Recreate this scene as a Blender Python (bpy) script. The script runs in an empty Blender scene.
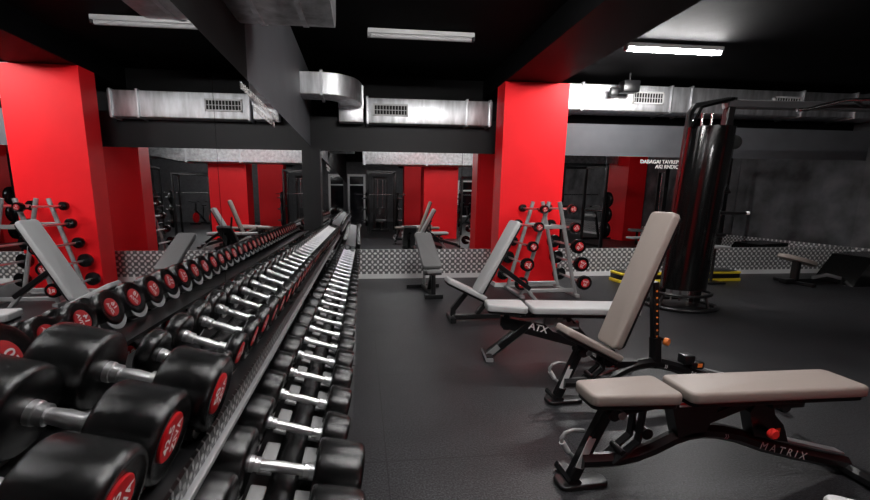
import bpy, bmesh, math, random
from mathutils import Vector, Matrix
random.seed(7)
R = math.radians
scene = bpy.context.scene
COL = scene.collection

# ------------------------------------------------------------------ materials
def nodes(name):
    m = bpy.data.materials.new(name); m.use_nodes = True
    nt = m.node_tree
    return m, nt, nt.nodes['Principled BSDF']
def mat(name, col, rough=.5, metal=0., bump=0., bscale=200., vary=0., vscale=8., coat=0., spec=.5, stretch=None):
    m, nt, b = nodes(name)
    b.inputs['Base Color'].default_value = (*col, 1)
    b.inputs['Roughness'].default_value = rough
    b.inputs['Metallic'].default_value = metal
    b.inputs['Coat Weight'].default_value = coat
    b.inputs['Coat Roughness'].default_value = .12
    b.inputs['Specular IOR Level'].default_value = spec
    N = nt.nodes.new; Lk = nt.links.new
    tc = N('ShaderNodeTexCoord'); vec = tc.outputs['Object']
    if stretch:
        mp = N('ShaderNodeMapping'); mp.inputs['Scale'].default_value = stretch
        Lk(vec, mp.inputs['Vector']); vec = mp.outputs['Vector']
    if bump:
        n = N('ShaderNodeTexNoise'); n.inputs['Scale'].default_value = bscale; n.inputs['Detail'].default_value = 3
        Lk(vec, n.inputs['Vector'])
        bp = N('ShaderNodeBump'); bp.inputs['Strength'].default_value = bump; bp.inputs['Distance'].default_value = .01
        Lk(n.outputs['Fac'], bp.inputs['Height']); Lk(bp.outputs['Normal'], b.inputs['Normal'])
    if vary:
        n2 = N('ShaderNodeTexNoise'); n2.inputs['Scale'].default_value = vscale; n2.inputs['Detail'].default_value = 5
        Lk(vec, n2.inputs['Vector'])
        rp = N('ShaderNodeValToRGB')
        rp.color_ramp.elements[0].position = .3; rp.color_ramp.elements[1].position = .7
        rp.color_ramp.elements[0].color = (*[max(0, c * (1 - vary)) for c in col], 1)
        rp.color_ramp.elements[1].color = (*[min(1, c * (1 + vary)) for c in col], 1)
        Lk(n2.outputs['Fac'], rp.inputs['Fac']); Lk(rp.outputs['Color'], b.inputs['Base Color'])
    return m
def emit(name, col, s):
    m, nt, b = nodes(name)
    b.inputs['Base Color'].default_value = (*col, 1)
    b.inputs['Emission Color'].default_value = (*col, 1)
    b.inputs['Emission Strength'].default_value = s
    return m

def rubber_floor():
    m, nt, b = nodes('rubber_floor')
    N = nt.nodes.new; Lk = nt.links.new
    tc = N('ShaderNodeTexCoord')
    n = N('ShaderNodeTexNoise'); n.inputs['Scale'].default_value = 120; n.inputs['Detail'].default_value = 5
    n2 = N('ShaderNodeTexNoise'); n2.inputs['Scale'].default_value = 2.2; n2.inputs['Detail'].default_value = 6
    br = N('ShaderNodeTexBrick'); br.offset = .0; br.inputs['Scale'].default_value = 1.
    br.inputs['Brick Width'].default_value = 1.; br.inputs['Row Height'].default_value = 1.
    br.inputs['Mortar Size'].default_value = .0035; br.inputs['Mortar Smooth'].default_value = .3
    for q in (n, n2, br): Lk(tc.outputs['Object'], q.inputs['Vector'])
    rp = N('ShaderNodeValToRGB'); e = rp.color_ramp.elements
    e[0].position = .40; e[0].color = (.003, .003, .0035, 1); e[1].position = .64; e[1].color = (.040, .040, .044, 1)
    Lk(n.outputs['Fac'], rp.inputs['Fac'])
    rp2 = N('ShaderNodeValToRGB'); e = rp2.color_ramp.elements
    e[0].position = .3; e[0].color = (.7, .7, .7, 1); e[1].position = .7; e[1].color = (1.25, 1.25, 1.25, 1)
    Lk(n2.outputs['Fac'], rp2.inputs['Fac'])
    mx = N('ShaderNodeMix'); mx.data_type = 'RGBA'; mx.blend_type = 'MULTIPLY'; mx.inputs[0].default_value = 1
    Lk(rp.outputs['Color'], mx.inputs[6]); Lk(rp2.outputs['Color'], mx.inputs[7])
    mx2 = N('ShaderNodeMix'); mx2.data_type = 'RGBA'
    Lk(br.outputs['Fac'], mx2.inputs[0]); Lk(mx.outputs[2], mx2.inputs[6]); mx2.inputs[7].default_value = (.004, .004, .004, 1)
    Lk(mx2.outputs[2], b.inputs['Base Color'])
    b.inputs['Roughness'].default_value = .42
    b.inputs['Specular IOR Level'].default_value = .4
    bp = N('ShaderNodeBump'); bp.inputs['Strength'].default_value = .35; bp.inputs['Distance'].default_value = .006
    Lk(n.outputs['Fac'], bp.inputs['Height']); Lk(bp.outputs['Normal'], b.inputs['Normal'])
    return m

def dotted(name, px, pz, base, dot, rad=.3, metal=1., rough=.35, hole=False):
    """metal sheet with a staggered pattern of raised lugs (or holes); pattern from object coordinates u = x+y, v = z"""
    m, nt, b = nodes(name)
    N = nt.nodes.new; Lk = nt.links.new
    def math_(op, a, c=None):
        q = N('ShaderNodeMath'); q.operation = op
        for k, v in ((0, a), (1, c)):
            if v is None: continue
            if isinstance(v, (int, float)): q.inputs[k].default_value = v
            else: Lk(v, q.inputs[k])
        return q.outputs[0]
    tc = N('ShaderNodeTexCoord'); sp = N('ShaderNodeSeparateXYZ'); Lk(tc.outputs['Object'], sp.inputs[0])
    u = math_('DIVIDE', math_('ADD', sp.outputs[0], sp.outputs[1]), px)
    v = math_('DIVIDE', sp.outputs[2], pz)
    def lug(du, dv, sx, sy):
        a = math_('SUBTRACT', math_('FRACT', math_('ADD', u, du)), .5)
        c = math_('SUBTRACT', math_('FRACT', math_('ADD', v, dv)), .5)
        a = math_('MULTIPLY', a, sx); c = math_('MULTIPLY', c, sy)
        d = math_('SQRT', math_('ADD', math_('MULTIPLY', a, a), math_('MULTIPLY', c, c)))
        r = N('ShaderNodeMapRange'); r.inputs['From Min'].default_value = rad; r.inputs['From Max'].default_value = rad * .55
        r.clamp = True; Lk(d, r.inputs['Value']); return r.outputs[0]
    l = math_('MAXIMUM', lug(0, 0, 1.0, 1.5), lug(.5, .5, 1.5, 1.0))
    mx = N('ShaderNodeMix'); mx.data_type = 'RGBA'; Lk(l, mx.inputs[0])
    mx.inputs[6].default_value = (*base, 1); mx.inputs[7].default_value = (*dot, 1)
    Lk(mx.outputs[2], b.inputs['Base Color'])
    b.inputs['Metallic'].default_value = metal; b.inputs['Roughness'].default_value = rough
    bp = N('ShaderNodeBump'); bp.inputs['Strength'].default_value = .8; bp.inputs['Distance'].default_value = .004; bp.invert = hole
    Lk(l, bp.inputs['Height']); Lk(bp.outputs['Normal'], b.inputs['Normal'])
    return m

M = {}
M['floor'] = rubber_floor()
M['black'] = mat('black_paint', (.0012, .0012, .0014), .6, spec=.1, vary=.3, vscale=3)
M['ceil'] = mat('ceiling_black', (.0025, .0025, .0028), .75, bump=.2, bscale=6, vary=.5, vscale=2, spec=.04)
M['dgrey'] = mat('dark_grey_paint', (.105, .108, .118), .55, spec=.2, vary=.12, vscale=2)
M['post'] = mat('charcoal_paint', (.010, .010, .011), .5, spec=.2)
M['plaster'] = mat('charcoal_plaster', (.085, .085, .09), .6, spec=.2, vary=.6, vscale=2.2, bump=.15, bscale=8)
M['pale'] = mat('pale_plaster', (.09, .09, .095), .7, spec=.2, vary=.2)
M['red'] = mat('red_paint', (.84, .010, .016), .5, vary=.03, vscale=3, spec=.2)
M['mirror'] = mat('mirror_glass', (.86, .87, .88), .0, 1.)
M['plate'] = dotted('tread_plate', .092, .092, (.16, .16, .165), (.85, .85, .85), .36, rough=.42, metal=.45)  # lugs coloured paler than the sheet, painting in the light they catch
M['skirt'] = dotted('perforated_sheet', .029, .029, (.006, .006, .006), (.20, .20, .20), .34, metal=.6)
M['white'] = mat('white_trim', (.72, .72, .72), .5)
M['duct'] = mat('galvanised_duct', (.66, .67, .69), .46, 1., bump=.25, bscale=5, vary=.28, vscale=5, stretch=(2.4, 2.4, .5))
M['foil'] = mat('crinkled_foil', (.55, .55, .56), .3, 1., bump=1., bscale=10, vary=.35, vscale=12)
M['grille'] = mat('grille_grey', (.5, .5, .5), .5)
M['dark'] = mat('dark_recess', (.004, .004, .004), .8)
M['rubber'] = mat('head_rubber', (.0022, .0022, .0024), .25, bump=.12, bscale=600, spec=.5)
M['chrome'] = mat('chrome', (.72, .72, .73), .2, 1., bump=.1, bscale=500)
M['knurl'] = mat('knurled_chrome', (.80, .80, .81), .34, 1., bump=.12, bscale=900)
M['badge'] = mat('badge_red', (.45, .004, .008), .45, spec=.3)
M['ink'] = mat('white_lettering', (.80, .78, .76), .5)
M['strut'] = mat('strut_grey', (.24, .24, .24), .4)
M['saddle'] = mat('saddle_grey', (.45, .45, .45), .42)
M['saddleb'] = mat('saddle_black', (.006, .006, .006), .45)
M['steel'] = mat('black_steel', (.005, .005, .0055), .3, spec=.5)
M['boom'] = mat('boom_grey_steel', (.10, .10, .105), .4, .3)
M['silver'] = mat('silver_steel', (.55, .55, .56), .35, .8)
M['greysteel'] = mat('grey_powder_steel', (.33, .33, .33), .42, .3)
M['taupe'] = mat('taupe_upholstery', (.262, .220, .196), .5, bump=.06, bscale=600)
M['lgrey'] = mat('pale_grey_upholstery', (.42, .42, .42), .5, bump=.06, bscale=500)
M['mgrey'] = mat('mid_grey_upholstery', (.16, .16, .16), .5, bump=.06, bscale=500)
M['gloss'] = mat('gloss_black', (.003, .003, .003), .14, coat=.15)
M['yellow'] = mat('yellow_rubber', (.72, .55, .03), .5)
M['orange'] = mat('orange_plastic', (.85, .22, .04), .35)
M['knobred'] = mat('red_plastic', (.75, .03, .025), .35)
M['label'] = mat('label_white', (.6, .6, .6), .5)
M['grey'] = mat('scale_grey', (.22, .22, .22), .5)
M['glass'] = mat('night_glass', (.006, .006, .008), .05, spec=.6)
M['tube'] = emit('lit_tube', (1., .98, .97), 380.); M['tube2'] = emit('lit_tube_dimmer', (1., .98, .97), 210.)
M['tubeoff'] = mat('unlit_tube', (.4, .4, .4), .4)

# ------------------------------------------------------------------ mesh builder
class MB:
    def __init__(s): s.bm = bmesh.new(); s.mats = []
    def mi(s, m):
        if m not in s.mats: s.mats.append(m)
        return s.mats.index(m)
    def face(s, vs, m):
        try:
            f = s.bm.faces.new(vs); f.material_index = m; f.smooth = True; return f
        except ValueError: return None
    def box(s, c, d, m='steel', mtx=None, bev=0.):
        k = s.mi(m)
        T = (mtx or Matrix()) @ Matrix.Translation(c) @ Matrix.Diagonal((*d, 1))
        g = bmesh.ops.create_cube(s.bm, size=1, matrix=T)
        fs = {f for v in g['verts'] for f in v.link_faces}
        for f in fs: f.material_index = k; f.smooth = True
        if bev:
            es = list({e for f in fs for e in f.edges})
            r = bmesh.ops.bevel(s.bm, geom=es, offset=bev, segments=2, profile=.5, affect='EDGES')
            for f in r['faces']: f.material_index = k; f.smooth = True
        return s
    def rings(s, rings, m, closed_ring=True, caps=True, loop=False):
        k = s.mi(m); R_ = [[s.bm.verts.new(p) for p in r] for r in rings]
        n = len(R_[0]); seq = list(zip(R_, R_[1:])) + ([(R_[-1], R_[0])] if loop else [])
        for a, b in seq:
            for i in range(n if closed_ring else n - 1):
                j = (i + 1) % n; s.face([a[i], a[j], b[j], b[i]], k)
        if caps and not loop:
            s.face(R_[0][::-1], k); s.face(R_[-1], k)
        return s
    def sweep(s, pts, section, m='steel', loop=False, up=None):
        P = [Vector(p) for p in pts]; n = len(P); out = []
        prev = None
        for i in range(n):
            a = P[i - 1] if (i or loop) else P[i]; b = P[(i + 1) % n] if (i < n - 1 or loop) else P[i]
            t = (b - a).normalized()
            if prev is None:
                ref = Vector(up) if up else (Vector((0, 0, 1)) if abs(t.z) < .9 else Vector((0, 1, 0)))
            else: ref = prev
            x = ref - t * ref.dot(t)
            if x.length < 1e-6: x = t.orthogonal()
            x.normalize(); y = t.cross(x); prev = x
            out.append([P[i] + y * u + x * v for u, v in section])
        return s.rings(out, m, loop=loop)
    def tube(s, pts, r, m='steel', seg=12, loop=False):
        sec = [(r * math.cos(2 * math.pi * i / seg), r * math.sin(2 * math.pi * i / seg)) for i in range(seg)]
        return s.sweep(pts, sec, m, loop)
    def bar(s, pts, w, h, m='steel', up=None, ch=.15):
        c = min(w, h) * ch; a, b = w / 2, h / 2
        sec = [(a - c, -b), (a, -b + c), (a, b - c), (a - c, b), (-a + c, b), (-a, b - c), (-a, -b + c), (-a + c, -b)]
        return s.sweep(pts, sec, m, up=up)
    def lathe(s, prof, m='steel', mtx=None, seg=32, caps=True):
        """profile (x, r) turned about the X axis"""
        T = mtx or Matrix()
        rg = [[T @ Vector((x, r * math.cos(2 * math.pi * i / seg), r * math.sin(2 * math.pi * i / seg))) for i in range(seg)] for x, r in prof]
        return s.rings(rg, m, caps=caps)
    def slab(s, outline, th, m='taupe', mtx=None, rad=.02, n=4):
        """cushion: outline (x, y) at local z from -th to 0 with rounded rims"""
        T = mtx or Matrix(); O = [Vector((x, y)) for x, y in outline]; k = len(O)
        def inset(d):
            r = []
            for i in range(k):
                a, b, c = O[i - 1], O[i], O[(i + 1) % k]
                e1 = (b - a).normalized(); e2 = (c - b).normalized()
                n1 = Vector((-e1.y, e1.x)); n2 = Vector((-e2.y, e2.x))
                q = n1 + n2; q = q / max(.3, q.dot(n1)) if q.length > 1e-6 else n1
                r.append(b + q * d)
            return r
        prof = []
        for i in range(n + 1):
            a = math.pi / 2 * i / n; prof.append((rad * (1 - math.sin(a)), -th + rad * .6 * (1 - math.cos(a))))
        for i in range(n + 1):
            a = math.pi / 2 * i / n; prof.append((rad * (1 - math.cos(a)), -rad + rad * math.sin(a)))
        rg = [[T @ Vector((p.x, p.y, z)) for p in inset(d)] for d, z in prof]
        return s.rings(rg, m)
    def prism(s, poly, t0, t1, m='steel', mtx=None):
        """polygon (x, z) extruded along local y"""
        T = mtx or Matrix()
        return s.rings([[T @ Vector((x, y, z)) for x, z in poly] for y in (t0, t1)], m)
    def text(s, txt, size, mtx, m='ink', bold=.0, depth=0.):
        k = s.mi(m)
        c = bpy.data.curves.new('t', 'FONT'); c.body = txt; c.size = size; c.align_x = 'CENTER'; c.align_y = 'CENTER'
        c.offset = bold * size; c.extrude = depth; c.resolution_u = 3
        o = bpy.data.objects.new('t', c)
        COL.objects.link(o); dg = bpy.context.evaluated_depsgraph_get(); dg.update()
        me = bpy.data.meshes.new_from_object(o.evaluated_get(dg)); COL.objects.unlink(o)
        vs = [s.bm.verts.new(mtx @ v.co) for v in me.vertices]
        for p in me.polygons: s.face([vs[i] for i in p.vertices], k)
        bpy.data.objects.remove(o); bpy.data.meshes.remove(me); bpy.data.curves.remove(c)
        return s
    def mesh(s, name, sharp=38, fix=True):
        if fix: bmesh.ops.recalc_face_normals(s.bm, faces=s.bm.faces[:])
        me = bpy.data.meshes.new(name); s.bm.to_mesh(me); s.bm.free()
        for m in s.mats: me.materials.append(M[m])
        me.set_sharp_from_angle(angle=R(sharp))
        return me
    def build(s, name, parent=None, loc=None, fix=True, sharp=38):
        o = bpy.data.objects.new(name, s.mesh(name, sharp, fix)); COL.objects.link(o)
        if parent: o.parent = parent
        if loc: o.location = loc
        return o
def part(name, me, parent, loc=(0, 0, 0), rot=(0, 0, 0)):
    o = bpy.data.objects.new(name, me); COL.objects.link(o); o.parent = parent; o.location = loc; o.rotation_euler = rot
    return o
def tag(o, label, cat, group=None, kind=None):
    o['label'] = label; o['category'] = cat
    if group: o['group'] = group
    if kind: o['kind'] = kind
    return o
def thing(name, label, cat, loc=(0, 0, 0), rot=(0, 0, 0), group=None):
    o = bpy.data.objects.new(name, None); COL.objects.link(o); o.empty_display_size = .1
    o.location = loc; o.rotation_euler = rot
    return tag(o, label, cat, group)
def struct(name, lo, hi, m, bev=0.):
    c = [(a + b) / 2 for a, b in zip(lo, hi)]; d = [b - a for a, b in zip(lo, hi)]
    o = MB().box((0, 0, 0), d, m, bev=bev).build(name, loc=c); o['kind'] = 'structure'
    return o
def frame_m(o, x, y, z=None):
    x = Vector(x).normalized(); y = Vector(y).normalized(); z = x.cross(y) if z is None else Vector(z)
    m = Matrix.Identity(4)
    for i in range(3): m[i][0], m[i][1], m[i][2], m[i][3] = x[i], y[i], z[i], o[i]
    return m
def arc(cx, cz, r, a0, a1, n): return [(cx + r * math.cos(R(a0 + (a1 - a0) * i / n)), cz + r * math.sin(R(a0 + (a1 - a0) * i / n))) for i in range(n + 1)]
ORD = ('first second third fourth fifth sixth seventh eighth ninth tenth eleventh twelfth thirteenth fourteenth fifteenth sixteenth seventeenth '
       'eighteenth nineteenth twentieth twenty-first twenty-second twenty-third twenty-fourth twenty-fifth twenty-sixth twenty-seventh '
       'twenty-eighth twenty-ninth thirtieth thirty-first thirty-second thirty-third thirty-fourth thirty-fifth thirty-sixth thirty-seventh '
       'thirty-eighth thirty-ninth fortieth').split()

# ------------------------------------------------------------------ room shell
XL, XR, YF, YB, ZC = -.775, 9.0, 6.52, -9.0, 3.2
struct('floor', (XL - .3, YB - .3, -.1), (XR + .3, YF + .4, 0), 'floor')
struct('ceiling', (XL - .3, YB - .3, ZC), (XR + .3, YF + .4, ZC + .1), 'ceil')
struct('wall_left', (XL - .2, YB, 0), (XL, YF + .3, ZC), 'dgrey')
struct('duct_shade_left', (XL - .1, YB, 2.08), (XL + .004, 3.02, ZC), 'black')  # black sheet standing in for the foil duct's shadow on the near wall
struct('wall_front', (2.6, YF, 0), (XR, YF + .3, 2.53), 'dgrey')
struct('wall_front', (XL, YF, 0), (2.6, YF + .3, 2.53), 'post')  # left part, darker than the right part
struct('wall_front_upper', (XL, YF + .28, 2.53), (XR, YF + .4, ZC), 'black')
struct('wall_right', (XR, YB, 0), (XR + .2, YF + .3, ZC), 'plaster')
struct('wall_rear', (XL, YB - .2, 0), (XR, YB, ZC), 'pale')
for lo, hi in (((2.005, 5.73, 0), (2.945, 6.05, 2.915)), ((2.005, -.7, 0), (3.12, 0, 2.915)), ((2.005, -6.7, 0), (3.12, -6, 2.915)), ((8.35, -.2, 0), (8.955, .9, 2.915))):
    struct('column', lo, hi, 'red')
struct('ceiling_beam', (2.005, YB, 2.915), (2.79, YF + .28, ZC), 'black')
struct('trim_corner', (XL, 6.36, 0), (-.62, YF, 2.03), 'post')
struct('trim_column', (1.98, 5.705, 0), (2.97, 6.075, .06), 'white')
struct('baseboard_front', (-.62, 6.47, .075), (XR, YF, .475), 'plate')
struct('trim_front', (-.62, 6.455, 0), (XR, YF, .075), 'white')
struct('baseboard_right', (XR - .03, YB, .075), (XR, 6.46, .475), 'plate')
struct('trim_right', (XR - .045, YB, 0), (XR, 6.45, .075), 'white')
struct('baseboard_left', (XL, -4.3, .075), (XL + .015, 6.36, .40), 'plate')
def window(n, x0, x1):
    w = bpy.data.objects.new(n, None); COL.objects.link(w); w['kind'] = 'structure'; w.location = ((x0 + x1) / 2, YB, 1.3)
    a = (x1 - x0) / 2
    f = MB()
    for x in (-a, 0, a): f.box((x, .04, 0), (.09, .08, 1.9), 'white')
    for z in (-.95, .45, .95): f.box((0, .04, z), (2 * a + .09, .08, .08), 'white')
    f.build('window_frame', w)
    MB().box((0, .01, 0), (2 * a, .02, 1.9), 'glass').build('pane', w)
window('window_1', 4.3, 6.3)
d = bpy.data.objects.new('door_1', None); COL.objects.link(d); d['kind'] = 'structure'; d.location = (-.25, YB, 0)
m = MB()
for x in (-.42, .42): m.box((x, .05, 1.25), (.11, .1, 2.5), 'white')
m.box((0, .05, 2.5), (.95, .1, .11), 'white'); m.box((0, .04, 2.0), (.75, .05, .06), 'white'); m.build('door_frame', d)
MB().box((0, .02, 1.25), (.74, .03, 2.45), 'glass').build('pane', d)

# mirrors
def mirror(label, lo, hi):
    c = [(a + b) / 2 for a, b in zip(lo, hi)]; d = [b - a for a, b in zip(lo, hi)]
    o = MB().box((0, 0, 0), d, 'mirror').build('wall_mirror', loc=c)
    return tag(o, label, 'mirror', 'frameless mirror panels lining the walls')
for (y0, y1), lb in zip(((-4.3, -2.353), (-2.347, -.043), (-.037, 2.262), (2.268, 4.577), (4.583, 6.355)),
                        ('mirror panel on the left wall far behind the viewer', 'mirror panel on the left wall just behind the viewer',
                         'large mirror panel beside the heaviest dumbbells, reflecting the red column',
                         'middle left wall mirror panel, under the end of the white wall lettering', 'left wall mirror panel next to the dark corner post')):
    mirror(lb, (XL, y0, .40), (-.755, y1, 2.075))
for (x0, x1), lb in zip(((-.615, 1.617), (1.623, 4.067), (4.073, 6.537), (6.543, 8.995)),
                        ('far wall mirror panel between corner post and far bench', 'far wall mirror panel behind the red column',
                         'far wall mirror panel with white lettering behind the cable tower', 'far wall mirror panel in the dark right corner reflecting plain plaster')):
    mirror(lb, (x0, YF - .02, .475), (x1, YF, 2.02))

# vinyl lettering along the mirrors
LET = ('DABAGAI TAVREPENDEDIYMAK REVEREY', 'AKI RNDICHALIRCO YA')
mb = MB(); mb.text(LET[0], .086, frame_m((5.47, 6.497, 1.94), (1, 0, 0), (0, 0, 1)), 'ink', .012)
mb.text(LET[1], .086, frame_m((5.42, 6.497, 1.86), (1, 0, 0), (0, 0, 1)), 'ink', .012)
tag(mb.build('wall_lettering', fix=False), 'two lines of white lettering along the top of the far mirror', 'lettering')
mb = MB(); mb.text(LET[0], .064, frame_m((-.752, 3.37, 2.0), (0, 1, 0), (0, 0, 1)), 'ink', .012)
mb.text(LET[1], .064, frame_m((-.752, 3.43, 1.93), (0, 1, 0), (0, 0, 1)), 'ink', .012)
tag(mb.build('wall_lettering', fix=False), 'two lines of white lettering along the top of the left mirror', 'lettering')

# ------------------------------------------------------------------ ducts, lamps, ceiling gear
def grille(p, x, z, w, h, y):
    g = MB(); t = .022
    for dx in (-w / 2, w / 2): g.box((x + dx, y - .012, z), (t, .024, h + t), 'grille')
    for dz in (-h / 2, h / 2): g.box((x, y - .012, z + dz), (w + t, .024, t), 'grille')
    g.box((x, y - .004, z), (w, .006, h), 'dark')
    n = int(w / .045)
    for i in range(1, n): g.box((x - w / 2 + w * i / n, y - .010, z), (.008, .012, h), 'grille')
    g.box((x, y - .010, z), (w, .012, .007), 'grille')
    g.build('vent_grille', p)
def duct(label, x0, x1, z0, z1, y0, y1, seams, grilles):
    t = thing('ventilation_duct', label, 'duct', ((x0 + x1) / 2, (y0 + y1) / 2, z0)); ox, oy, oz = t.location
    b = MB(); b.box(((x0 + x1) / 2 - ox, 0, (z1 - z0) / 2), (x1 - x0, y1 - y0, z1 - z0), 'duct', bev=.01); b.build('duct_body', t)
    for s in seams:
        f = MB(); h = z1 - z0
        f.box((s - ox, 0, h / 2), (.035, y1 - y0 + .04, h + .04), 'duct', bev=.006); f.build('flange', t)
    for gx, gw in grilles: grille(t, gx - ox, (z1 - z0) * .52, gw, (z1 - z0) * .42, y0 - oy)
duct('short galvanised duct with a dark vent, left of the red column', .08, 2.02, 2.42, 2.775, 6.3, 6.7, (.1, 1.62, 1.98), ((.45, .5),))
duct('long galvanised duct with two vents above the dark right side', 3.22, 8.98, 2.70, 3.085, 6.3, 6.7, (3.45, 4.95, 5.3, 7.3, 8.3), ((4.55, .5), (7.0, .48)))
t = thing('ventilation_duct', 'curved galvanised duct elbow high beside the dark left wall beam', 'duct', (-.4, 5.75, 2.62))
cen = [(-.385, 0, 0), (-.2, 0, 0), (-.1, 0, 0)] + [(-.1 + .36 * math.sin(R(a)), .36 - .36 * math.cos(R(a)), 0) for a in range(10, 91, 10)] + [(.26, .55, 0)]
MB().bar([(x, y, z + .15) for x, y, z in cen], .32, .28, 'duct', up=(0, 0, 1), ch=.04).build('duct_body', t)
MB().bar([(-.12, 0, .15), (-.085, 0, .15)], .37, .33, 'duct', up=(0, 0, 1), ch=.04).build('flange', t)
MB().bar([(.26, .5, .15), (.26, .54, .15)], .37, .33, 'duct', up=(0, 0, 1), ch=.04).build('flange', t)
MB().box((.26, .62, -.02), (.36, .2, .36), 'duct', bev=.01).build('transition_box', t)
t = thing('foil_duct', 'fat foil wrapped duct hanging over the left wall at the top', 'duct', (-.79, 2.66, 2.80))
pts = [(.01, 0, 0), (.15, 0, 0), (.3, 0, 0), (.42, 0, 0), (.5, 0, 0), (.60, 0, 0), (.625, 0, 0)]
sg = lambda v: math.copysign(abs(v) ** .55, v)
sec = [(.44 * sg(math.cos(2 * math.pi * i / 32)), .40 * sg(math.sin(2 * math.pi * i / 32))) for i in range(32)]
MB().sweep(pts, sec, 'foil').build('foil_sleeve', t)
for k in (1, 3):
    p = Vector(pts[k]); q = (Vector(pts[k + 1]) - p).normalized() * .03
    MB().sweep([p, p + q], [(a * 1.015, b * 1.015) for a, b in sec], 'duct').build('clamp_band', t)
t = thing('foil_duct', 'long foil wrapped box duct behind the viewer, seen in the far mirror', 'duct', (2.6, .32, 2.30))
MB().bar([(-2.55, 0, .21), (-1.3, 0, .21), (.0, 0, .21), (1.1, 0, .21), (1.7, -.02, .33), (5.6, -.02, .33)], .5, .42, 'foil', up=(0, 0, 1), ch=.06).build('foil_sleeve', t)
for x in (-2.5, -.6, .9): MB().box((x, 0, .21), (.05, .52, .44), 'duct').build('clamp_band', t)

def lamp(label, x0, x1, y, lit='tube', z=3.12):
    t = thing('ceiling_lamp', label, 'lamp', ((x0 + x1) / 2, y, z)); L = x1 - x0
    h = MB(); h.box((0, 0, .045), (L, .07, .05), 'grille', bev=.008); h.build('housing', t)
    MB().tube([(-L / 2 + .03, 0, 0), (L / 2 - .03, 0, 0)], .024, lit, 10).build('light_tube', t)
    for s in (-1, 1): MB().box((s * (L / 2 - .01), 0, .015), (.03, .06, .07), 'grey' if s < 0 else 'post', bev=.006).build('end_cap', t)
lamp('brightly lit tube lamp on the ceiling right of the red column', 3.19, 4.46, 4.91, z=3.10)
lamp('unlit tube lamp on the black ceiling left of the red column', .09, 1.32, 4.92, 'tubeoff')
for x, y, lb in ((.5, 2.8, 'lit tube lamp just above the picture, over the open floor'), (4.2, .2, 'added tube lamp right of the viewer, unseen, for light on the tower'),  # second lamp here is added to light the tower and right side
                 (1.15, .85, 'added tube lamp, unseen, above the front benches to light them'), (-.05, .75, 'added tube lamp, unseen, for highlights on the heavy dumbbells'),  # both lamps added, for bench light and highlights on the dumbbells
                 (4.6, -5.6, 'lit tube lamp near the rear windows')):
    lamp(lb, x, x + 1.25, y, 'tube2')
t = thing('speaker', 'small black loudspeaker hanging in front of the right duct', 'speaker', (3.98, 6.1, 3.0))
MB().box((.1, 0, 0), (.26, .16, .17), 'steel', bev=.015).build('cabinet', t); MB().box((-.1, .05, -.06), (.13, .06, .12), 'steel', bev=.01).build('bracket', t)
MB().tube([(.1, 0, .08), (.1, 0, .2)], .012, 'steel').build('hanger', t)

# ------------------------------------------------------------------ dumbbells
def head_mesh(Rr, L, name='head'):
    f = min(.014, Rr * .14)
    return MB().lathe([(0, Rr * .30), (0, Rr * .88), (f * .35, Rr * .955), (f, Rr), (L - f * 1.6, Rr), (L - f * .8, Rr * .985), (L - f * .3, Rr * .95), (L, Rr * .90), (L, Rr * .83),
                       (L - .003, Rr * .79), (L - .006, Rr * .62), (L - .007, Rr * .5)], 'rubber', seg=40).mesh('head')
def badge_mesh(Rr, txt, ang):
    b = Rr * .53; m = MB()
    m.lathe([(-.006, b), (.001, b), (.0025, b * .96), (.0025, b * .5), (.0025, .0001)], 'badge', seg=36)
    a = R(ang); r = Vector((0, math.cos(a), math.sin(a))); u = Vector((0, -math.sin(a), math.cos(a)))
    s = b * (.72 if len(txt) > 2 else .85)
    m.text(txt, s, frame_m(Vector((.0034, 0, 0)) + u * b * .36, r, u), 'ink', .02)
    m.text('ZIVA', b * .62, frame_m(Vector((.0034, 0, 0)) - u * b * .40, r, u), 'ink', .02)
    return m.mesh('end_badge', fix=False)
def handle_mesh(Rr, inner, rh):
    return MB().lathe([(-inner - .01, rh * 1.45), (-inner + .012, rh * 1.45), (-inner + .014, rh * 1.28), (-inner + .03, rh * 1.28), (-inner + .032, rh * .92), (0, rh * 1.08),
                       (inner - .032, rh * .92), (inner - .03, rh * 1.28), (inner - .014, rh * 1.28), (inner - .012, rh * 1.45), (inner + .01, rh * 1.45)], 'knurl', seg=20).mesh('handle')
_dbc = {}
def dumbbell(label, loc, tilt, Rr, half, hl, rh, txt, ang, group, drz=0.):
    key = (Rr, half, hl, rh)
    if key not in _dbc: _dbc[key] = (head_mesh(Rr, hl), handle_mesh(Rr, half - hl, rh), {})
    hm, gm, bd = _dbc[key]
    if (txt, ang) not in bd: bd[(txt, ang)] = badge_mesh(Rr, txt, ang)
    t = thing('dumbbell', label, 'dumbbell', loc, (0, R(tilt), drz), group)
    part('handle', gm, t)
    for rz in (0, math.pi):
        h = part('head', hm, t, ((half - hl) * (1 if rz == 0 else -1), 0, 0), (0, 0, rz))
        part('end_badge', bd[(txt, ang)], h, (hl - .0045, 0, 0))
    return t
TILT = 12
def ux(Y): return -.482 + .010 * (Y - 1.2)
def lx(Y): return -.243 + .010 * (Y - 1.2)
uppers, lowers = [], []
GU, GL = 'dumbbells on the upper tier of the rack', 'dumbbells on the lower tier of the rack'
for lb, X, Y, Rr, half, txt, ang in (('nearest big black dumbbell on the upper tier, its red badge half cut off', -.555, .575, .09, .192, '47.5', 72),
                                  ('big black dumbbell on the upper tier marked 42.5 on its red badge', -.557, .757, .09, .192, '42.5', 74),
                                  ('big black dumbbell on the upper tier marked 50 on its red badge', -.527, .934, .091, .192, '50', 82)):
    dumbbell(lb, (X, Y, .885), 15, Rr, half, .128, .0165, txt, ang, GU); uppers.append((Y, X, .885, Rr, half, .128, 15))
Y = 1.085; n = 0
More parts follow.
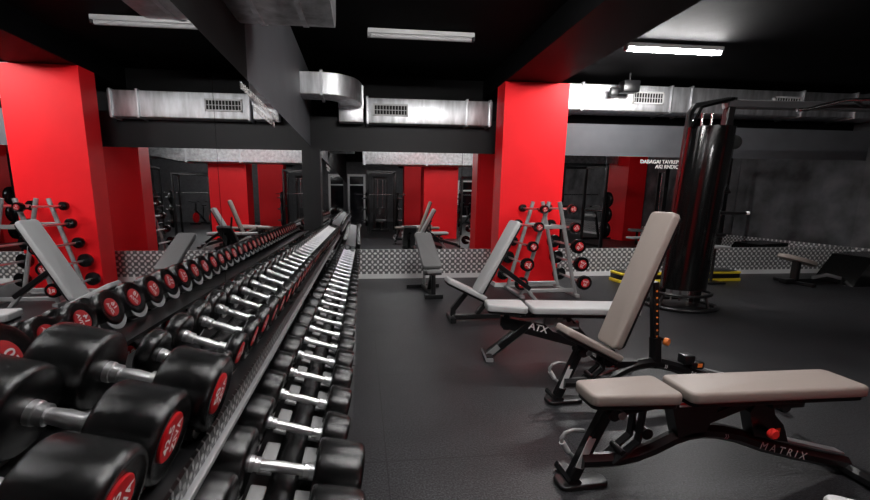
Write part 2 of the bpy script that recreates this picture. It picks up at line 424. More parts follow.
nums = ('10', '12', '14', '16', '18')
while Y < 6.2:
    big = 1 + .10 * math.sin(min(n, 12) / 12 * math.pi)
    Rr = round(.063 * big, 4); half = round(.106 * big, 4); hl = round(.040 * big, 4)
    dumbbell('%s small black dumbbell along the upper tier, counting on from the one marked 50' % ORD[n], (ux(Y), Y, .857), 20, Rr, half, hl, .0125,
             nums[n % 5], (70, 95, 60, 110, 80)[(n * 3) % 5], GU, random.uniform(-.03, .03))
    uppers.append((Y, ux(Y), .857, Rr, half, hl, 20)); n += 1; Y += .150 * (1 + .4 * (big - 1))
Y = .94; n = 0
for lb, Y, Rr, half, hl in (('nearest black dumbbell on the lower tier, cut off by the lower picture edge', .905, .10, .235, .14),
                            ('largest whole black dumbbell on the lower tier, second from the near end', 1.115, .10, .235, .14)):
    dumbbell(lb, (-.245, Y, .50), TILT, Rr, half, hl, .0165, '35', 80, GL); lowers.append((Y, -.245, .50, Rr, half, hl, 12))
Y = 1.325
while Y < 6.2:
    sc = 1 - .006 * min(n, 14)
    Rr = round(.083 * sc, 4); half = round(.182 * sc, 4); hl = round(.088 * sc, 4)
    dumbbell('%s black dumbbell on the lower tier, counting on from the largest near one' % ORD[n], (lx(Y), Y, .50), 17, Rr, half, hl, .0145,
             ('20', '22', '25', '28', '30')[n % 5], (70, 95, 60, 110, 80)[(n * 3) % 5], GL, random.uniform(-.02, .02))
    lowers.append((Y, lx(Y), .50, Rr, half, hl, 17)); n += 1; Y += .207

# rack modules (three, end to end along the left wall)
def saddle_mesh(Rr, w, drop):
    """cradle under one head: concave black block with a grey lip; local x along the dumbbell, z = 0 at the axis"""
    m = MB(); a0 = 38
    top = [(Rr * 1.01 * math.sin(R(a)), -Rr * 1.01 * math.cos(R(a))) for a in range(-a0 - 14, a0 + 15, 8)]
    W = top[-1][0]
    low = [(W + .002, -drop * .8), (W * .6, -drop), (-W * .6, -drop), (-W - .002, -drop * .8)]
    Tm = Matrix(((0, 1, 0, 0), (1, 0, 0, 0), (0, 0, 1, 0), (0, 0, 0, 1)))
    m.prism(top + low, -w / 2, w / 2, 'saddleb', Tm)
    lip = top + [(x * .96, z - .017) for x, z in top[::-1]]
    for e in (-w / 2 - .004, w / 2 + .001): m.prism(lip, e, e + .003, 'saddle', Tm)
    return m.mesh('saddle')
_sc = {}
for k, (y0, y1) in enumerate(((.30, 2.235), (2.245, 4.185), (4.195, 6.13))):
    t = thing('dumbbell_rack', ('nearest section of the two tier dumbbell rack, holding the heaviest dumbbells', 'middle section of the two tier dumbbell rack along the mirror',
                                'farthest section of the two tier dumbbell rack, ending at the corner post')[k], 'dumbbell rack', (-.45, (y0 + y1) / 2, 0), group='sections of the dumbbell rack')
    ox, oy, _ = t.location; L = y1 - y0
    for s in (-1, 1):
        m = MB(); yy = s * (L / 2 - .12)
        m.bar([(-.10, yy, 0.02), (-.13, yy, .70)], .06, .08, 'steel', up=(0, 1, 0)); m.bar([(-.22, yy, .03), (.36, yy, .03)], .06, .05, 'steel')
        m.bar([(-.13, yy, .70), (.10, yy, .74)], .06, .05, 'steel'); m.bar([(-.10, yy, .37), (.30, yy, .33)], .06, .05, 'steel')
        m.build('end_frame', t)
    c, s_ = math.cos(R(TILT)), math.sin(R(TILT))
    def shelf(cx, cz, w, name):
        q = MB(); q.box((cx - ox, 0, cz), (w, L, .014), 'steel', Matrix.Translation((cx - ox, 0, cz)) @ Matrix.Rotation(R(TILT), 4, 'Y') @ Matrix.Translation((-(cx - ox), 0, -cz))); q.build(name, t)
    shelf(-.545, .775, .36, 'upper_shelf'); shelf(-.255, .365, .42, 'lower_shelf')
    MB().box((-.338 - ox, 0, .770), (.008, L, .042), 'skirt').build('front_skirt', t)
    MB().box((-.329 - ox, 0, .744), (.018, L, .014), 'silver', bev=.003).build('silver_edge', t)
    for nm, q, x in (('upper_rail', .80, -.50), ('lower_rail', .405, -.25)):
        MB().tube([(x - ox, -L / 2 + .01, q), (x - ox, L / 2 - .01, q)], .034 if q > .6 else .052, 'rubber', 20).build(nm, t)
    for low, rows in ((0, uppers), (1, lowers)):
        for (Y, X, Z, Rr, half, hl, tl) in rows:
            if not y0 <= Y < y1 + .01: continue
            key = (Rr, low)
            if key not in _sc: _sc[key] = saddle_mesh(Rr, hl * .62, (Rr + .05 if low else max(.08, Rr + .012)))
            for sx in (-1, 1):
                d = sx * (half - hl * (.50 if not low else .62))
                part('saddle', _sc[key], t, (X + d * math.cos(R(tl)) - ox, Y - oy, Z - d * math.sin(R(tl))), (0, R(tl), 0))
            if low:
                pass

    strut = MB().box((0, 0, 0), (.046, .15, .016), 'strut', bev=.004).mesh('saddle_strut')
    for (Y, X, Z, Rr, half, hl, tl) in lowers:
        if y0 <= Y < y1 + .01:
            for sx in (-1, 1):
                d = sx * (half - hl - .030)
                part('saddle_strut', strut, t, (X + d * math.cos(R(tl)) - ox, Y + .105 - oy, Z - .052 - d * math.sin(R(tl))), (0, R(tl), 0))

# ------------------------------------------------------------------ benches
def pad_outline(L, w0, w1, cr=.03, n=4):
    """rounded trapezoid, x 0..L, width w0 at x = 0 and w1 at x = L"""
    P = []
    for cx, cy, a in ((L - cr, -w1 / 2 + cr, -90), (L - cr, w1 / 2 - cr, 0), (cr, w0 / 2 - cr, 90), (cr, -w0 / 2 + cr, 180)):
        for i in range(n + 1): b = R(a + 90 * i / n); P.append((cx + cr * math.cos(b), cy + cr * math.sin(b)))
    return P
def pad(parent, name, p0, p1, w0, w1, th, m, cr=.03, rad=.014, back=True):
    """cushion whose top surface runs from p0 to p1 (x, z)"""
    d = Vector((p1[0] - p0[0], 0, p1[1] - p0[1])); L = d.length; d.normalize()
    nz = Vector((-d.z, 0, d.x)); T = frame_m((p0[0], 0, p0[1]), d, (0, 1, 0), nz)
    o = MB().slab(pad_outline(L, w0, w1, cr), th, m, T, rad).build(name, parent)
    if back:
        q = MB().slab(pad_outline(L - .02, w0 - .02, w1 - .02, cr), .022, 'steel', T @ Matrix.Translation((.01, 0, -th + .002)), .006).build('backing_board', o)
    return o
def wide_bench(label, loc, seat, back, incline, rz=0.):
    """adjustable bench with an arched spine, label post and carrying loop"""
    t = thing('weight_bench', label, 'bench', loc, (0, 0, rz), 'taupe adjustable benches')
    pad(t, 'seat', *seat, .165, .20, .042 if incline else .05, 'taupe', .03); pad(t, 'backrest', *back, .20, .20, .05, 'taupe', .032)
    sp = [(.03, .15), (.10, .148), (.20, .15), (.28, .162), (.36, .19), (.46, .238), (.53, .258), (.60, .266), (.68, .258), (.78, .232), (.92, .178), (1.10, .125), (1.25, .085), (1.38, .055)]
    m = MB(); m.bar([(x, 0, z) for x, z in sp], .06, .068, 'steel', up=(0, 0, 1), ch=.35)
    m.text('M A T R I X', .052, frame_m((1.0, -.0315, .157), (.959, 0, -.283), (.283, 0, .959)), 'label', .0)
    m.text('\u00bb', .055, frame_m((.70, -.0315, .252), (1, 0, -.2), (.2, 0, 1)), 'label', .0)
    m.build('spine', t)
    m = MB(); m.bar([(.02, .01, .026), (.02, .15, .026)], .06, .04, 'steel', ch=.3); m.slab(pad_outline(.24, .10, .08, .03), .022, 'steel', Matrix.Translation((-.055, .04, .024)), .008)
    m.build('front_foot', t)
    m = MB(); m.bar([(1.38, -.22, .035), (1.38, .22, .035)], .06, .06, 'steel', ch=.3); m.build('rear_foot', t)
    sx, sz = seat[0][0] + .155, seat[0][1] - (.11 if not incline else .17)
    m = MB(); m.bar([(.018, .035, .05), (sx - .03, 0, sz + .02)], .045, .055, 'steel', up=(1, 0, 0)); m.lathe([(-.05, .028), (.05, .028)], 'steel', Matrix.Translation((sx - .03, 0, sz)) @ Matrix.Rotation(R(90), 4, 'Z'), 18)
    for z in (sz + .0,): m.lathe([(-.056, .018), (-.04, .018)], 'greysteel', Matrix.Translation((sx, 0, z)) @ Matrix.Rotation(R(90), 4, 'Z'), 14)
    m.build('front_post', t)
    pd = Vector((sx - .04, 0, sz - .03)).normalized()
    m = MB(); T = frame_m((.046, -.006, .19), pd.cross(Vector((0, 1, 0))), pd)
    m.box((0, 0, 0), (.034, .155, .004), 'label', T); m.box((0, .068, .0005), (.034, .024, .004), 'knobred', T); m.build('warning_label', t)
    m = MB(); m.tube([(.07, .06, .255), (.02, .06, .262), (-.02, .06, .25), (-.035, .06, .225), (-.03, .06, .195), (-.012, .06, .165), (.03, .06, .13)], .009, 'greysteel', 10)
    m.tube([(-.032, .06, .205), (.0, .06, .155)], .014, 'label', 12); m.build('carry_handle', t)
    # seat and back supports
    m = MB(); hx, hz = back[0][0] - .02, min(back[0][1], seat[1][1]) - .10
    for s in (-1, 1):
        m.bar([(.16, s * .028, .15), (.27, s * .028, .25), (seat[0][0] + .27, s * .028, (seat[0][1] + seat[1][1]) / 2 - .06)], .012, .035, 'steel', up=(0, 1, 0))
        m.bar([(sx, s * .03, sz), (hx, s * .03, hz + .03)], .012, .034, 'steel', up=(0, 1, 0))
    m.lathe([(-.04, .014), (.04, .014)], 'steel', Matrix.Translation((.20, 0, .20)) @ Matrix.Rotation(R(90), 4, 'Z'), 14)
    m.lathe([(-.045, .026), (.045, .026)], 'steel', Matrix.Translation((.30, 0, .29)) @ Matrix.Rotation(R(90), 4, 'Z'), 14)
    m.build('seat_linkage', t)
    m = MB(); m.prism([(hx + .04, .25), (hx + .16, .26), (hx + .24, hz + .045), (hx + .08, hz + .05), (hx - .02, hz + .04)], -.03, .03, 'steel')
    m.box((hx + .05, -.0315, hz + .015), (.055, .003, .022), 'label'); m.box((hx + .05, -.0325, hz + .02), (.055, .003, .010), 'knobred'); m.build('hinge_bracket', t)
    if incline:
        p0, p1 = (.645, .24), (.575, .80)
        m = MB(); m.bar([(p0[0], 0, p0[1]), (p1[0], 0, p1[1])], .042, .042, 'steel', up=(0, 1, 0)); m.bar([(p0[0] + .003, 0, p0[1]), (p0[0] - .02, 0, .44)], .056, .056, 'steel', up=(0, 1, 0))
        for i in range(9):
            f = .3 + .075 * i; m.lathe([(0, .006), (.004, .006)], 'orange', Matrix.Translation((p0[0] + (p1[0] - p0[0]) * f, -.0205, p0[1] + (p1[1] - p0[1]) * f)) @ Matrix.Rotation(R(-90), 4, 'Z'), 10)
        m.build('ladder_post', t)
        m = MB(); m.tube([(.62, -.02, .45), (.66, -.03, .43)], .009, 'steel', 10); m.lathe([(-.02, .014), (-.014, .023), (.0, .026), (.012, .022)], 'orange', Matrix.Translation((.675, -.04, .42)) @ Matrix.Rotation(R(-60), 4, 'Z'), 18); m.build('pull_pin', t)
        m = MB(); m.box((.86, .0, .285), (.075, .07, .065), 'steel', bev=.012); m.box((.92, 0, .245), (.09, .07, .05), 'steel', bev=.01); m.box((.93, -.037, .25), (.03, .003, .025), 'orange'); m.build('carriage', t)
    else:
        m = MB(); m.bar([(.50, 0, .285), (.86, 0, .42)], .05, .036, 'steel', up=(0, 1, 0)); m.prism([(.84, .24), (1.02, .20), (.98, .29), (.93, .34), (.90, .425), (.84, .425), (.80, .36)], -.028, .028, 'steel')
        m.box((.95, 0, .405), (.16, .12, .03), 'steel', bev=.004); m.box((.955, -.029, .265), (.022, .003, .02), 'orange'); m.build('back_bracket', t)
        m = MB(); m.tube([(.885, -.028, .275), (.885, -.062, .275)], .012, 'steel', 10); m.lathe([(-.005, .018), (.0, .024), (.014, .024), (.02, .018)], 'knobred', Matrix.Translation((.885, -.06, .275)) @ Matrix.Rotation(R(-90), 4, 'Z'), 20); m.build('pull_pin', t)
    m = MB(); m.bar([(1.0, 0, .205), (1.34, 0, .115)], .045, .012, 'silver', up=(0, 0, 1)); m.build('scale_rail', t)
    return t
wide_bench('taupe flat bench with black arched frame nearest the viewer', (.935, 1.53, 0), ((.012, .50), (.408, .50)), ((.445, .50), (1.30, .497)), False)
wide_bench('taupe bench with upright backrest, behind the nearest flat taupe bench', (1.235, 2.27, 0), ((.0, .535), (.37, .345)), ((.285, .405), (.575, 1.235)), True)

def slim_bench(label, loc, rz, seat, back, m_pad, w, incline, brand=None, base=1.15):
    t = thing('weight_bench', label, 'bench', loc, (0, 0, rz), 'grey adjustable benches')
    pad(t, 'seat', *seat, w * .86, w, .05, m_pad, .03); pad(t, 'backrest', *back, w, w * .95, .052, m_pad, .035)
    m = MB(); m.bar([(.02, 0, .05), (base, 0, .05)], .06, .06, 'steel'); 
    for x, hw in ((.02, .12), (base, .24)): m.bar([(x, -hw, .035), (x, hw, .035)], .06, .055, 'steel')
    m.build('base_frame', t)
    sm = ((seat[0][0] + seat[1][0]) / 2, (seat[0][1] + seat[1][1]) / 2 - .07)
    m = MB(); m.bar([(.04, 0, .06), (.04 + .0, 0, .13), (sm[0], 0, sm[1])], .055, .055, 'steel', up=(0, 1, 0)); m.bar([(.30, 0, .07), (seat[1][0] + .02, 0, seat[1][1] - .07)], .055, .05, 'steel', up=(0, 1, 0)); m.build('front_post', t)
    d = Vector((back[1][0] - back[0][0], 0, back[1][1] - back[0][1])).normalized(); nz = Vector((-d.z, 0, d.x))
    m = MB(); a = Vector((back[0][0], 0, back[0][1])) - nz * .085; m.bar([a - d * .06, a + d * .6], .05, .04, 'steel', up=(0, 1, 0))
    for s in (-1, 1):
        for f in (.0, .07): m.lathe([(0, .013), (.008, .013)], 'greysteel', Matrix.Translation(a + d * f + Vector((0, s * .03, 0))) @ Matrix.Rotation(R(90 * s), 4, 'Z'), 10)
    m.build('back_frame', t)
    b = a + d * .36
    m = MB(); m.bar([tuple(b), ((b.x + base) / 2 + .05, 0, (b.z + .07) / 2)], .05, .05, 'steel', up=(0, 1, 0)); m.bar([((b.x + base) / 2, 0, (b.z + .07) / 2 + .02), (base - .08, 0, .08)], .036, .036, 'greysteel', up=(0, 1, 0)); m.build('support_strut', t)
    return t
slim_bench('pale grey incline bench in front of the barbell rack', (.93, 4.09, 0), 0, ((-.03, .485), (.385, .28)), ((.27, .33), (.66, 1.085)), 'lgrey', .25, True)
slim_bench('grey incline bench at the far end before the mirror', (.93, 5.02, 0), R(94), ((.0, .40), (.12, .37)), ((.09, .43), (.74, .82)), 'mgrey', .26, True, base=.68)

def flat_bench(label, loc, rz):
    t = thing('weight_bench', label, 'bench', loc, (0, 0, rz), 'grey adjustable benches')
    pad(t, 'seat', (-.03, .475), (.285, .468), .2, .26, .055, 'lgrey', .035); pad(t, 'backrest', (.31, .468), (1.16, .468), .26, .25, .055, 'lgrey', .035)
    m = MB(); m.prism([(.10, .36), (1.02, .10), (1.05, .0), (.98, .0), (.93, .06), (.10, .27)], -.03, .03, 'steel'); m.prism([(.10, .27), (.55, .155), (.55, .21), (.45, .3), (.10, .36)], -.031, .031, 'steel')
    m.text('ATX', .078, frame_m((.395, -.0365, .272), (.966, 0, -.259), (.259, 0, .966)), 'ink', .02); m.build('spine', t)
    m = MB(); m.bar([(.02, 0, .035), (.30, 0, .28)], .07, .07, 'steel', up=(0, 1, 0)); m.bar([(.14, 0, .25), (.14, 0, .40)], .05, .06, 'steel', up=(0, 1, 0)); m.build('front_post', t)
    m = MB(); m.box((.04, -.036, .07), (.12, .004, .045), 'grey', Matrix.Translation((.04, 0, .07)) @ Matrix.Rotation(R(-42), 4, 'Y') @ Matrix.Translation((-.04, 0, -.07))); m.build('post_plate', t)
    m = MB(); m.bar([(.0, -.12, .022), (.0, .12, .022)], .06, .03, 'greysteel'); m.box((.0, 0, .04), (.05, .22, .012), 'steel'); m.build('front_foot', t)
    m = MB(); m.bar([(1.03, -.24, .03), (1.03, .24, .03)], .07, .05, 'steel'); m.build('rear_foot', t)
    m = MB(); T = [(.45, .385)]
    for i in range(5): T += [(.46 + .05 * i, .385 - .012 * i), (.475 + .05 * i, .36 - .012 * i), (.495 + .05 * i, .36 - .012 * i)]
    m.prism(T + [(.72, .33), (.72, .27), (.45, .30)], -.03, .03, 'greysteel'); m.build('ladder_rack', t)
    m = MB(); m.box((.62, 0, .390), (.75, .12, .04), 'steel'); m.bar([(.62, 0, .36), (.80, 0, .17)], .05, .05, 'steel', up=(0, 1, 0)); m.build('back_frame', t)
    return t
flat_bench('pale grey flat bench with white lettering on its black frame', (1.03, 3.075, 0), R(-8))
flat_bench('pale grey bench whose rounded end shows at the lower right edge', (1.285, .815, 0), R(-38))

# ------------------------------------------------------------------ barbell rack
t = thing('barbell_rack', 'grey A-frame barbell rack in front of the red column', 'barbell rack', (2.5, 5.3, 0))
for yy in (-.25, .25):
    for s in (-1, 1): MB().tube([(s * .385, yy, .02), (s * .07, yy, 1.27)], .026, 'greysteel', 14).build('leg', t)
    MB().bar([(-.155, yy, .945), (.155, yy, .945)], .035, .05, 'greysteel').build('cross_bar', t)
    MB().bar([(-.38, yy, .09), (.38, yy, .09)], .035, .05, 'greysteel').build('cross_bar', t)
for s in (-1, 1): MB().bar([(s * .385, -.32, .022), (s * .385, .32, .022)], .06, .04, 'greysteel').build('foot_rail', t)
bb = ((-1, 1.175, .055), (-1, .95, .066), (-1, .70, .070), (-1, .465, .088), (-1, .215, .086), (1, 1.18, .064), (1, .94, .074), (1, .70, .095), (1, .465, .098), (1, .215, .096))
for s in (-1, 1):
    for yy in (-.25, .25):
        for sd, z, r in bb:
            if sd == s:
                lxx = .385 - (.385 - .07) * (z - .02) / 1.25
                MB().bar([(s * lxx, yy, z - .02), (s * (lxx + .115), yy, z - .02), (s * (lxx + .13), yy, z + .012)], .02, .012, 'steel', up=(0, 1, 0)).build('hook', t)
for i, (s, z, r) in enumerate(bb):
    lxx = .385 - (.385 - .07) * (z - .02) / 1.25
    b = thing('barbell', '%s barbell from the top on the %s of the A-frame rack' % (ORD[i % 5], 'left slope' if s < 0 else 'right slope'), 'barbell', (2.5 + s * (lxx + .095), 5.28, z), group='barbells on the A-frame rack')
    rz = Matrix.Rotation(R(90), 4, 'Z')
    MB().lathe([(-.32, .014), (.32, .014)], 'knurl', rz, 14).build('shaft', b)
    hm = MB().lathe([(0, r * .4), (0, r * .92), (.008, r), (.052, r), (.064, r * .93), (.064, r * .7), (.061, r * .5)], 'rubber', seg=28).mesh('head'); bm_ = badge_mesh(r * 1.12, str(10 + 5 * (i % 5)), 20 + 17 * i)
    for e in (-1, 1):
        h = part('head', hm, b, (0, e * .315, 0), (0, 0, R(90 * e))); part('end_badge', bm_, h, (.063, 0, 0))

# ------------------------------------------------------------------ cable tower
t = thing('cable_machine', 'tall black cable tower with curved glossy shroud and overhead boom', 'cable machine', (3.95, 4.45, 0))
m = MB(); ring = [(-.02 + .40 * math.cos(R(a)), .02 + .33 * math.sin(R(a)), .025) for a in range(0, 360, 12)]
m.tube(ring, .024, 'steel', 10, loop=True); m.tube([(x * .82, y * .82, z + .16) for x, y, z in ring], .018, 'steel', 10, loop=True)
m.box((0, .02, .02), (.5, .42, .03), 'steel', bev=.008)
for a in (20, 110, 200, 290): m.tube([(-.02 + .38 * math.cos(R(a)), .02 + .31 * math.sin(R(a)), .03), (-.02 + .32 * math.cos(R(a)), .02 + .26 * math.sin(R(a)), .18)], .016, 'steel', 8)
m.build('base', t)
sec = [(-.265 * math.cos(R(a)), -.20 * math.sin(R(a))) for a in range(-20, 201, 10)]
m = MB()
outer = [[(x - .03 + .05 * z, y, z) for x, y in sec] for z in (.24, .3, .8, 1.4, 2.0, 2.13)]
m.rings(outer, 'gloss', closed_ring=False, caps=False); m.rings([[(x * .96, y * .96, z) for x, y, z in r] for r in outer], 'gloss', closed_ring=False, caps=False); m.build('shroud', t)
m = MB()
for x in (-.12, .0, .12): m.tube([(x, .05, .06), (x, .05, 2.3)], .012, 'chrome', 10)
m.build('guide_rods', t)
m = MB()
for i in range(18): m.box((0, .05, .26 + .045 * i), (.36, .12, .04), 'steel', bev=.004)
m.build('weight_stack', t)
MB().bar([(.215, .06, .03), (.345, .06, 2.48)], .10, .085, 'steel', up=(0, 1, 0)).build('mast', t)
MB().bar([(-.24, .06, .10), (-.15, .06, 2.30), (-.10, .06, 2.38), (.32, .06, 2.46)], .06, .06, 'steel', up=(0, 1, 0)).build('rear_post', t)
m = MB(); m.bar([(-.21, -.06, 2.12), (-.12, -.06, 2.34), (.30, -.02, 2.45)], .03, .03, 'gloss', up=(0, 1, 0)); m.build('top_arch', t)
m = MB(); m.lathe([(-.02, .05), (-.02, .08), (0, .07), (.02, .08), (.02, .05)], 'gloss', Matrix.Translation((.37, -.02, 1.97)) @ Matrix.Rotation(R(75), 4, 'Z'), 24); m.box((.34, 0, 1.97), (.08, .05, .07), 'chrome', bev=.01); m.build('pulley', t)
m = MB(); m.tube([(.37, -.03, 1.90), (.345, -.04, 1.5)], .005, 'steel', 6); m.tube([(.30, -.04, 1.40), (.345, -.04, 1.5), (.39, -.04, 1.40), (.30, -.04, 1.40)], .009, 'steel', 8); m.tube([(.30, -.04, 1.40), (.39, -.04, 1.40)], .018, 'steel', 10); m.build('hand_grip', t)
m = MB(); m.tube([(.27, -.02, 1.155), (.66, -.02, 1.155)], .020, 'steel', 12); m.tube([(.66, -.02, 1.155), (.70, -.02, 1.155)], .022, 'white', 12); m.build('side_arm', t)
m = MB(); m.tube([(.27, -.02, .89), (.42, -.02, .89)], .024, 'steel', 12); m.build('side_arm', t)
m = MB(); m.bar([(.28, .06, 2.41), (4.4, .06, 2.44)], .10, .09, 'boom'); m.build('boom', t)
m = MB(); m.tube([(1.15, .0, 2.36), (1.25, -.02, 2.36), (1.55, -.15, 2.44), (2.1, -.2, 2.46), (2.6, -.12, 2.42), (3.2, -.1, 2.40)], .022, 'chrome', 12); m.tube([(1.7, -.15, 2.44), (2.1, .05, 2.42)], .018, 'steel', 10); m.build('pull_up_grip', t)
MB().bar([(4.3, .06, .0), (4.3, .06, 2.46)], .10, .085, 'steel', up=(0, 1, 0)).build('mast', t)

# ------------------------------------------------------------------ small gear along the far right wall
for x0, x1, y, lb in ((4.03, 4.80, 5.95, 'yellow and black step platform left of the cable tower, by the wall'), (5.35, 6.18, 5.98, 'yellow and black step platform right of the cable tower, by the wall')):
    t = thing('step_platform', lb, 'step platform', ((x0 + x1) / 2, y, 0), group='step platforms by the far wall'); L = x1 - x0
    MB().slab(pad_outline(L, .30, .30, .04), .05, 'yellow', Matrix.Translation((-L / 2, 0, .055)), .01).build('base', t)
    MB().slab(pad_outline(L - .03, .29, .29, .04), .075, 'steel', Matrix.Translation((-L / 2 + .015, 0, .13)), .01).build('riser', t)
    MB().slab(pad_outline(L - .02, .30, .30, .04), .035, 'yellow', Matrix.Translation((-L / 2 + .01, 0, .165)), .01).build('rim', t)
    MB().slab(pad_outline(L - .12, .25, .25, .04), .02, 'steel', Matrix.Translation((-L / 2 + .06, 0, .175)), .005).build('top_mat', t)
t = thing('exercise_stool', 'small grey topped stool just right of the cable tower', 'stool', (5.55, 5.75, 0))
MB().slab(pad_outline(.62, .22, .22, .05), .035, 'grey', Matrix.Translation((-.42, 0, .60)), .01).build('seat', t); MB().tube([(0, 0, .03), (0, 0, .57)], .022, 'steel').build('post', t); MB().box((0, 0, .015), (.3, .25, .03), 'steel', bev=.008).build('foot', t)
t = thing('seated_machine', 'low black machine with a tilted taupe seat pad at the right edge', 'exercise machine', (6.85, 5.6, 0))
T = Matrix.Translation((-.28, 0, .50)) @ Matrix.Rotation(R(15), 4, 'Y')
MB().slab([(.30 + .32 * math.cos(R(a)), .17 * math.sin(R(a))) for a in range(0, 360, 15)], .07, 'taupe', T, .022).build('seat', t)
MB().bar([(.0, 0, .03), (.0, 0, .40)], .08, .10, 'steel', up=(0, 1, 0)).build('post', t)
m = MB(); m.bar([(-.2, 0, .05), (1.6, 0, .07)], .10, .07, 'steel'); m.bar([(.0, -.3, .03), (.0, .3, .03)], .06, .05, 'steel'); m.bar([(1.5, -.3, .03), (1.5, .3, .03)], .06, .05, 'steel'); m.build('base_frame', t)
m = MB(); m.prism([(.70, .0), (.76, .12), (.98, .45), (1.25, .47), (1.6, .48), (1.6, .42), (1.40, .38), (1.15, .0)], -.28, .28, 'gloss'); m.build('foot_panel', t)
m = MB(); m.bar([(.2, -.1, .12), (.45, -.1, .16), (.7, -.1, .10)], .03, .05, 'silver'); m.build('slide_rail', t)

# ------------------------------------------------------------------ gear behind and beside the viewer, seen in the mirrors
def power_rack(label, loc, rz=0., w=1.2, d=1.0, h=2.25):
    t = thing('power_rack', label, 'rack', loc, (0, 0, rz), 'racks seen in the mirrors')
    for x in (-w / 2, w / 2):
        for y in (-d / 2, d / 2): MB().bar([(x, y, 0), (x, y, h)], .07, .07, 'steel', up=(0, 1, 0)).build('upright', t)
        MB().bar([(x, -d / 2, h - .04), (x, d / 2, h - .04)], .07, .07, 'steel').build('side_rail', t); MB().bar([(x, -d / 2, .04), (x, d / 2, .04)], .07, .07, 'steel').build('side_rail', t)
        MB().tube([(x * 1.02, -d / 2, 1.0), (x * 1.02, d / 2, 1.0)], .03, 'chrome').build('safety_bar', t)
        for z in (.5, .9, 1.3):
            MB().lathe([(0, .10), (0, .20), (.01, .21), (.06, .21), (.07, .20), (.07, .05)], 'rubber', Matrix.Translation((x * 1.08 if x > 0 else x * 1.08 - .07, d / 2, z)), 24).build('weight_plate', t)
            MB().tube([(x, d / 2, z), (x + math.copysign(.24, x), d / 2, z)], .025, 'chrome').build('plate_peg', t)
    for y in (-d / 2, d / 2): MB().bar([(-w / 2, y, h - .04), (w / 2, y, h - .04)], .07, .07, 'steel').build('cross_member', t)
    MB().tube([(-w / 2 - .45, -d / 2 - .06, 1.45), (w / 2 + .45, -d / 2 - .06, 1.45)], .015, 'chrome').build('bar', t)
    return t
power_rack('black power rack with plates reflected beside the barbell rack', (5.9, 2.2, 0))
power_rack('black power rack reflected at the middle of the far mirror', (5.6, -.6, 0), R(10))
power_rack('black cage rack reflected at the far end of the rack aisle', (.75, -2.3, 0), 0, 1.0, .8, 2.3)
power_rack('black rack reflected just right of the rear red column', (4.2, -1.6, 0), R(10), 1.1, .8, 2.1)
def stack_tower(label, loc, rz=0.):
    t = thing('weight_stack_tower', label, 'exercise machine', loc, (0, 0, rz), 'weight machines seen in the mirrors')
    for x in (-.25, .25): MB().bar([(x, 0, 0), (x, 0, 2.1)], .08, .1, 'steel', up=(0, 1, 0)).build('upright', t)
    MB().bar([(-.29, 0, 2.1), (.29, 0, 2.1)], .1, .1, 'steel').build('top_beam', t); MB().box((0, 0, .05), (.7, .5, .1), 'steel', bev=.01).build('base', t)
    m = MB()
    for i in range(16): m.box((0, 0, .15 + .05 * i), (.34, .14, .044), 'steel', bev=.004)
    m.build('weight_stack', t)
    for x in (-.1, .1): MB().tube([(x, 0, .1), (x, 0, 2.1)], .012, 'chrome').build('guide_rod', t)
    MB().slab(pad_outline(.4, .3, .3, .04), .07, 'mgrey', Matrix.Translation((-.2, -.55, .5)), .02).build('seat', t); MB().bar([(0, -.5, .05), (0, -.5, .45)], .06, .06, 'steel', up=(0, 1, 0)).build('seat_post', t)
    return t
stack_tower('black weight machine reflected left of the red wall column', (8.2, 2.6, 0), R(-70)); stack_tower('black weight machine reflected near the white mirror lettering', (8.3, 3.9, 0), R(-80)); stack_tower('black weight machine reflected inside the cage rack down the aisle', (.75, -3.3, 0), R(180))
t = thing('seated_machine', 'black seated machine reflected in front of the red wall column', 'exercise machine', (7.7, .5, 0), group='weight machines seen in the mirrors')
MB().bar([(-.5, 0, .05), (.5, 0, .05)], .08, .07, 'steel').build('base_frame', t); MB().bar([(.1, 0, .05), (-.1, 0, .9), (-.3, 0, 1.1)], .07, .07, 'steel', up=(0, 1, 0)).build('post', t)
MB().slab(pad_outline(.5, .3, .3, .05), .08, 'grey', Matrix.Translation((-.5, 0, 1.0)) @ Matrix.Rotation(R(-15), 4, 'Y'), .02).build('chest_pad', t); MB().tube([(-.3, -.3, .8), (-.3, .3, .8)], .06, 'lgrey').build('roller_pad', t)
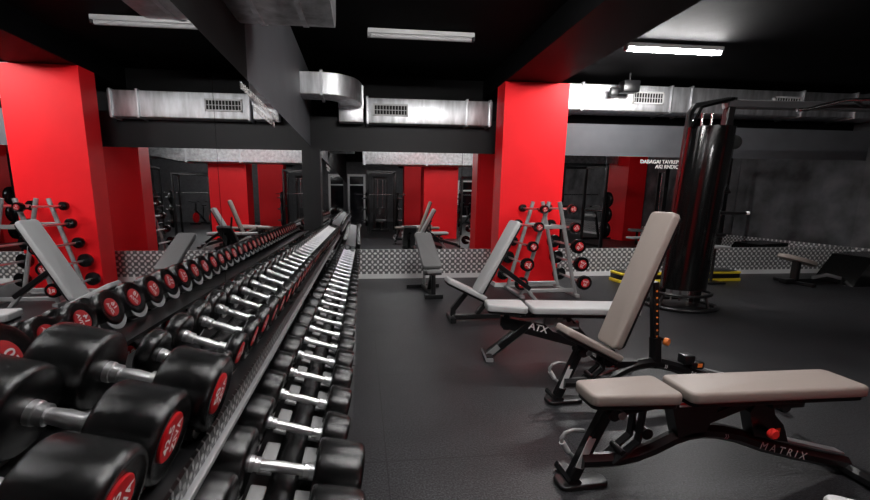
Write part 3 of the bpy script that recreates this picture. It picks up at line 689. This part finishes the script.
def bike(label, loc, rz):
    t = thing('spin_bike', label, 'exercise bike', loc, (0, 0, rz), 'exercise bikes by the rear windows')
    m = MB(); m.bar([(-.45, 0, .1), (.0, 0, .45), (.4, 0, .7)], .06, .08, 'steel', up=(0, 1, 0)); m.bar([(-.25, 0, .3), (-.35, 0, .85)], .05, .05, 'steel', up=(0, 1, 0)); m.bar([(.35, 0, .1), (.3, 0, 1.0)], .05, .05, 'steel', up=(0, 1, 0)); m.build('frame', t)
    MB().lathe([(-.03, .05), (-.03, .24), (.03, .24), (.03, .05)], 'badge', Matrix.Translation((.35, 0, .32)) @ Matrix.Rotation(R(90), 4, 'Z'), 28).build('flywheel', t)
    MB().slab(pad_outline(.28, .2, .08, .03), .06, 'steel', Matrix.Translation((-.48, 0, .93)), .02).build('saddle', t)
    MB().tube([(.55, -.22, 1.12), (.35, -.2, 1.08), (.3, 0, 1.05), (.35, .2, 1.08), (.55, .22, 1.12)], .018, 'steel').build('handlebar', t)
    for x in (-.45, .45): MB().bar([(x, -.25, .04), (x, .25, .04)], .07, .06, 'steel').build('foot', t)
for i in range(4): bike(('exercise bike nearest the left window frame, seen in the mirror', 'second exercise bike by the rear window, seen in the mirror', 'third exercise bike by the rear window, seen in the mirror', 'exercise bike nearest the rear column, seen in the mirror')[i], (4.1 + .75 * i, -7.6, 0), R(80))

# ------------------------------------------------------------------ camera and render look
f, yaw, pitch, roll, cx, cy = 400., R(5.79661), R(9.68735), R(.40399), 402.147, 266.819
cyw, syw, cp, sp_, cr, sr = math.cos(yaw), math.sin(yaw), math.cos(pitch), math.sin(pitch), math.cos(roll), math.sin(roll)
Mw = Matrix(((cr, -sr, 0), (sr, cr, 0), (0, 0, 1))) @ Matrix(((1, 0, 0), (0, cp, -sp_), (0, sp_, cp))) @ Matrix(((cyw, 0, -syw), (0, 1, 0), (syw, 0, cyw)))
conv = lambda v: Vector((v[0], v[2], -v[1]))
ax, ay, az = conv(Mw[0]), -conv(Mw[1]), -conv(Mw[2])
cam = bpy.data.cameras.new('camera'); co = bpy.data.objects.new('camera', cam); COL.objects.link(co)
co.matrix_world = frame_m((0, 0, 1.3), ax, ay, az)
cam.sensor_width = 36; cam.sensor_fit = 'HORIZONTAL'; cam.lens = f / 870 * 36
cam.shift_x = (435 - cx) / 870; cam.shift_y = (cy - 250) / 870; cam.clip_start = .02
scene.camera = co
w = bpy.data.worlds.new('world'); scene.world = w; w.use_nodes = True
w.node_tree.nodes['Background'].inputs['Color'].default_value = (0, 0, 0, 1)
w.node_tree.nodes['Background'].inputs['Strength'].default_value = 0
vs = scene.view_settings; vs.view_transform = 'Standard'; vs.look = 'None'; vs.exposure = 0.; vs.gamma = 1.; vs.use_curve_mapping = False
cy_ = scene.cycles
cy_.max_bounces = 9; cy_.glossy_bounces = 7; cy_.diffuse_bounces = 3; cy_.caustics_reflective = True; cy_.blur_glossy = 1.; cy_.caustics_refractive = False
cy_.sample_clamp_indirect = 4.; cy_.use_denoising = True
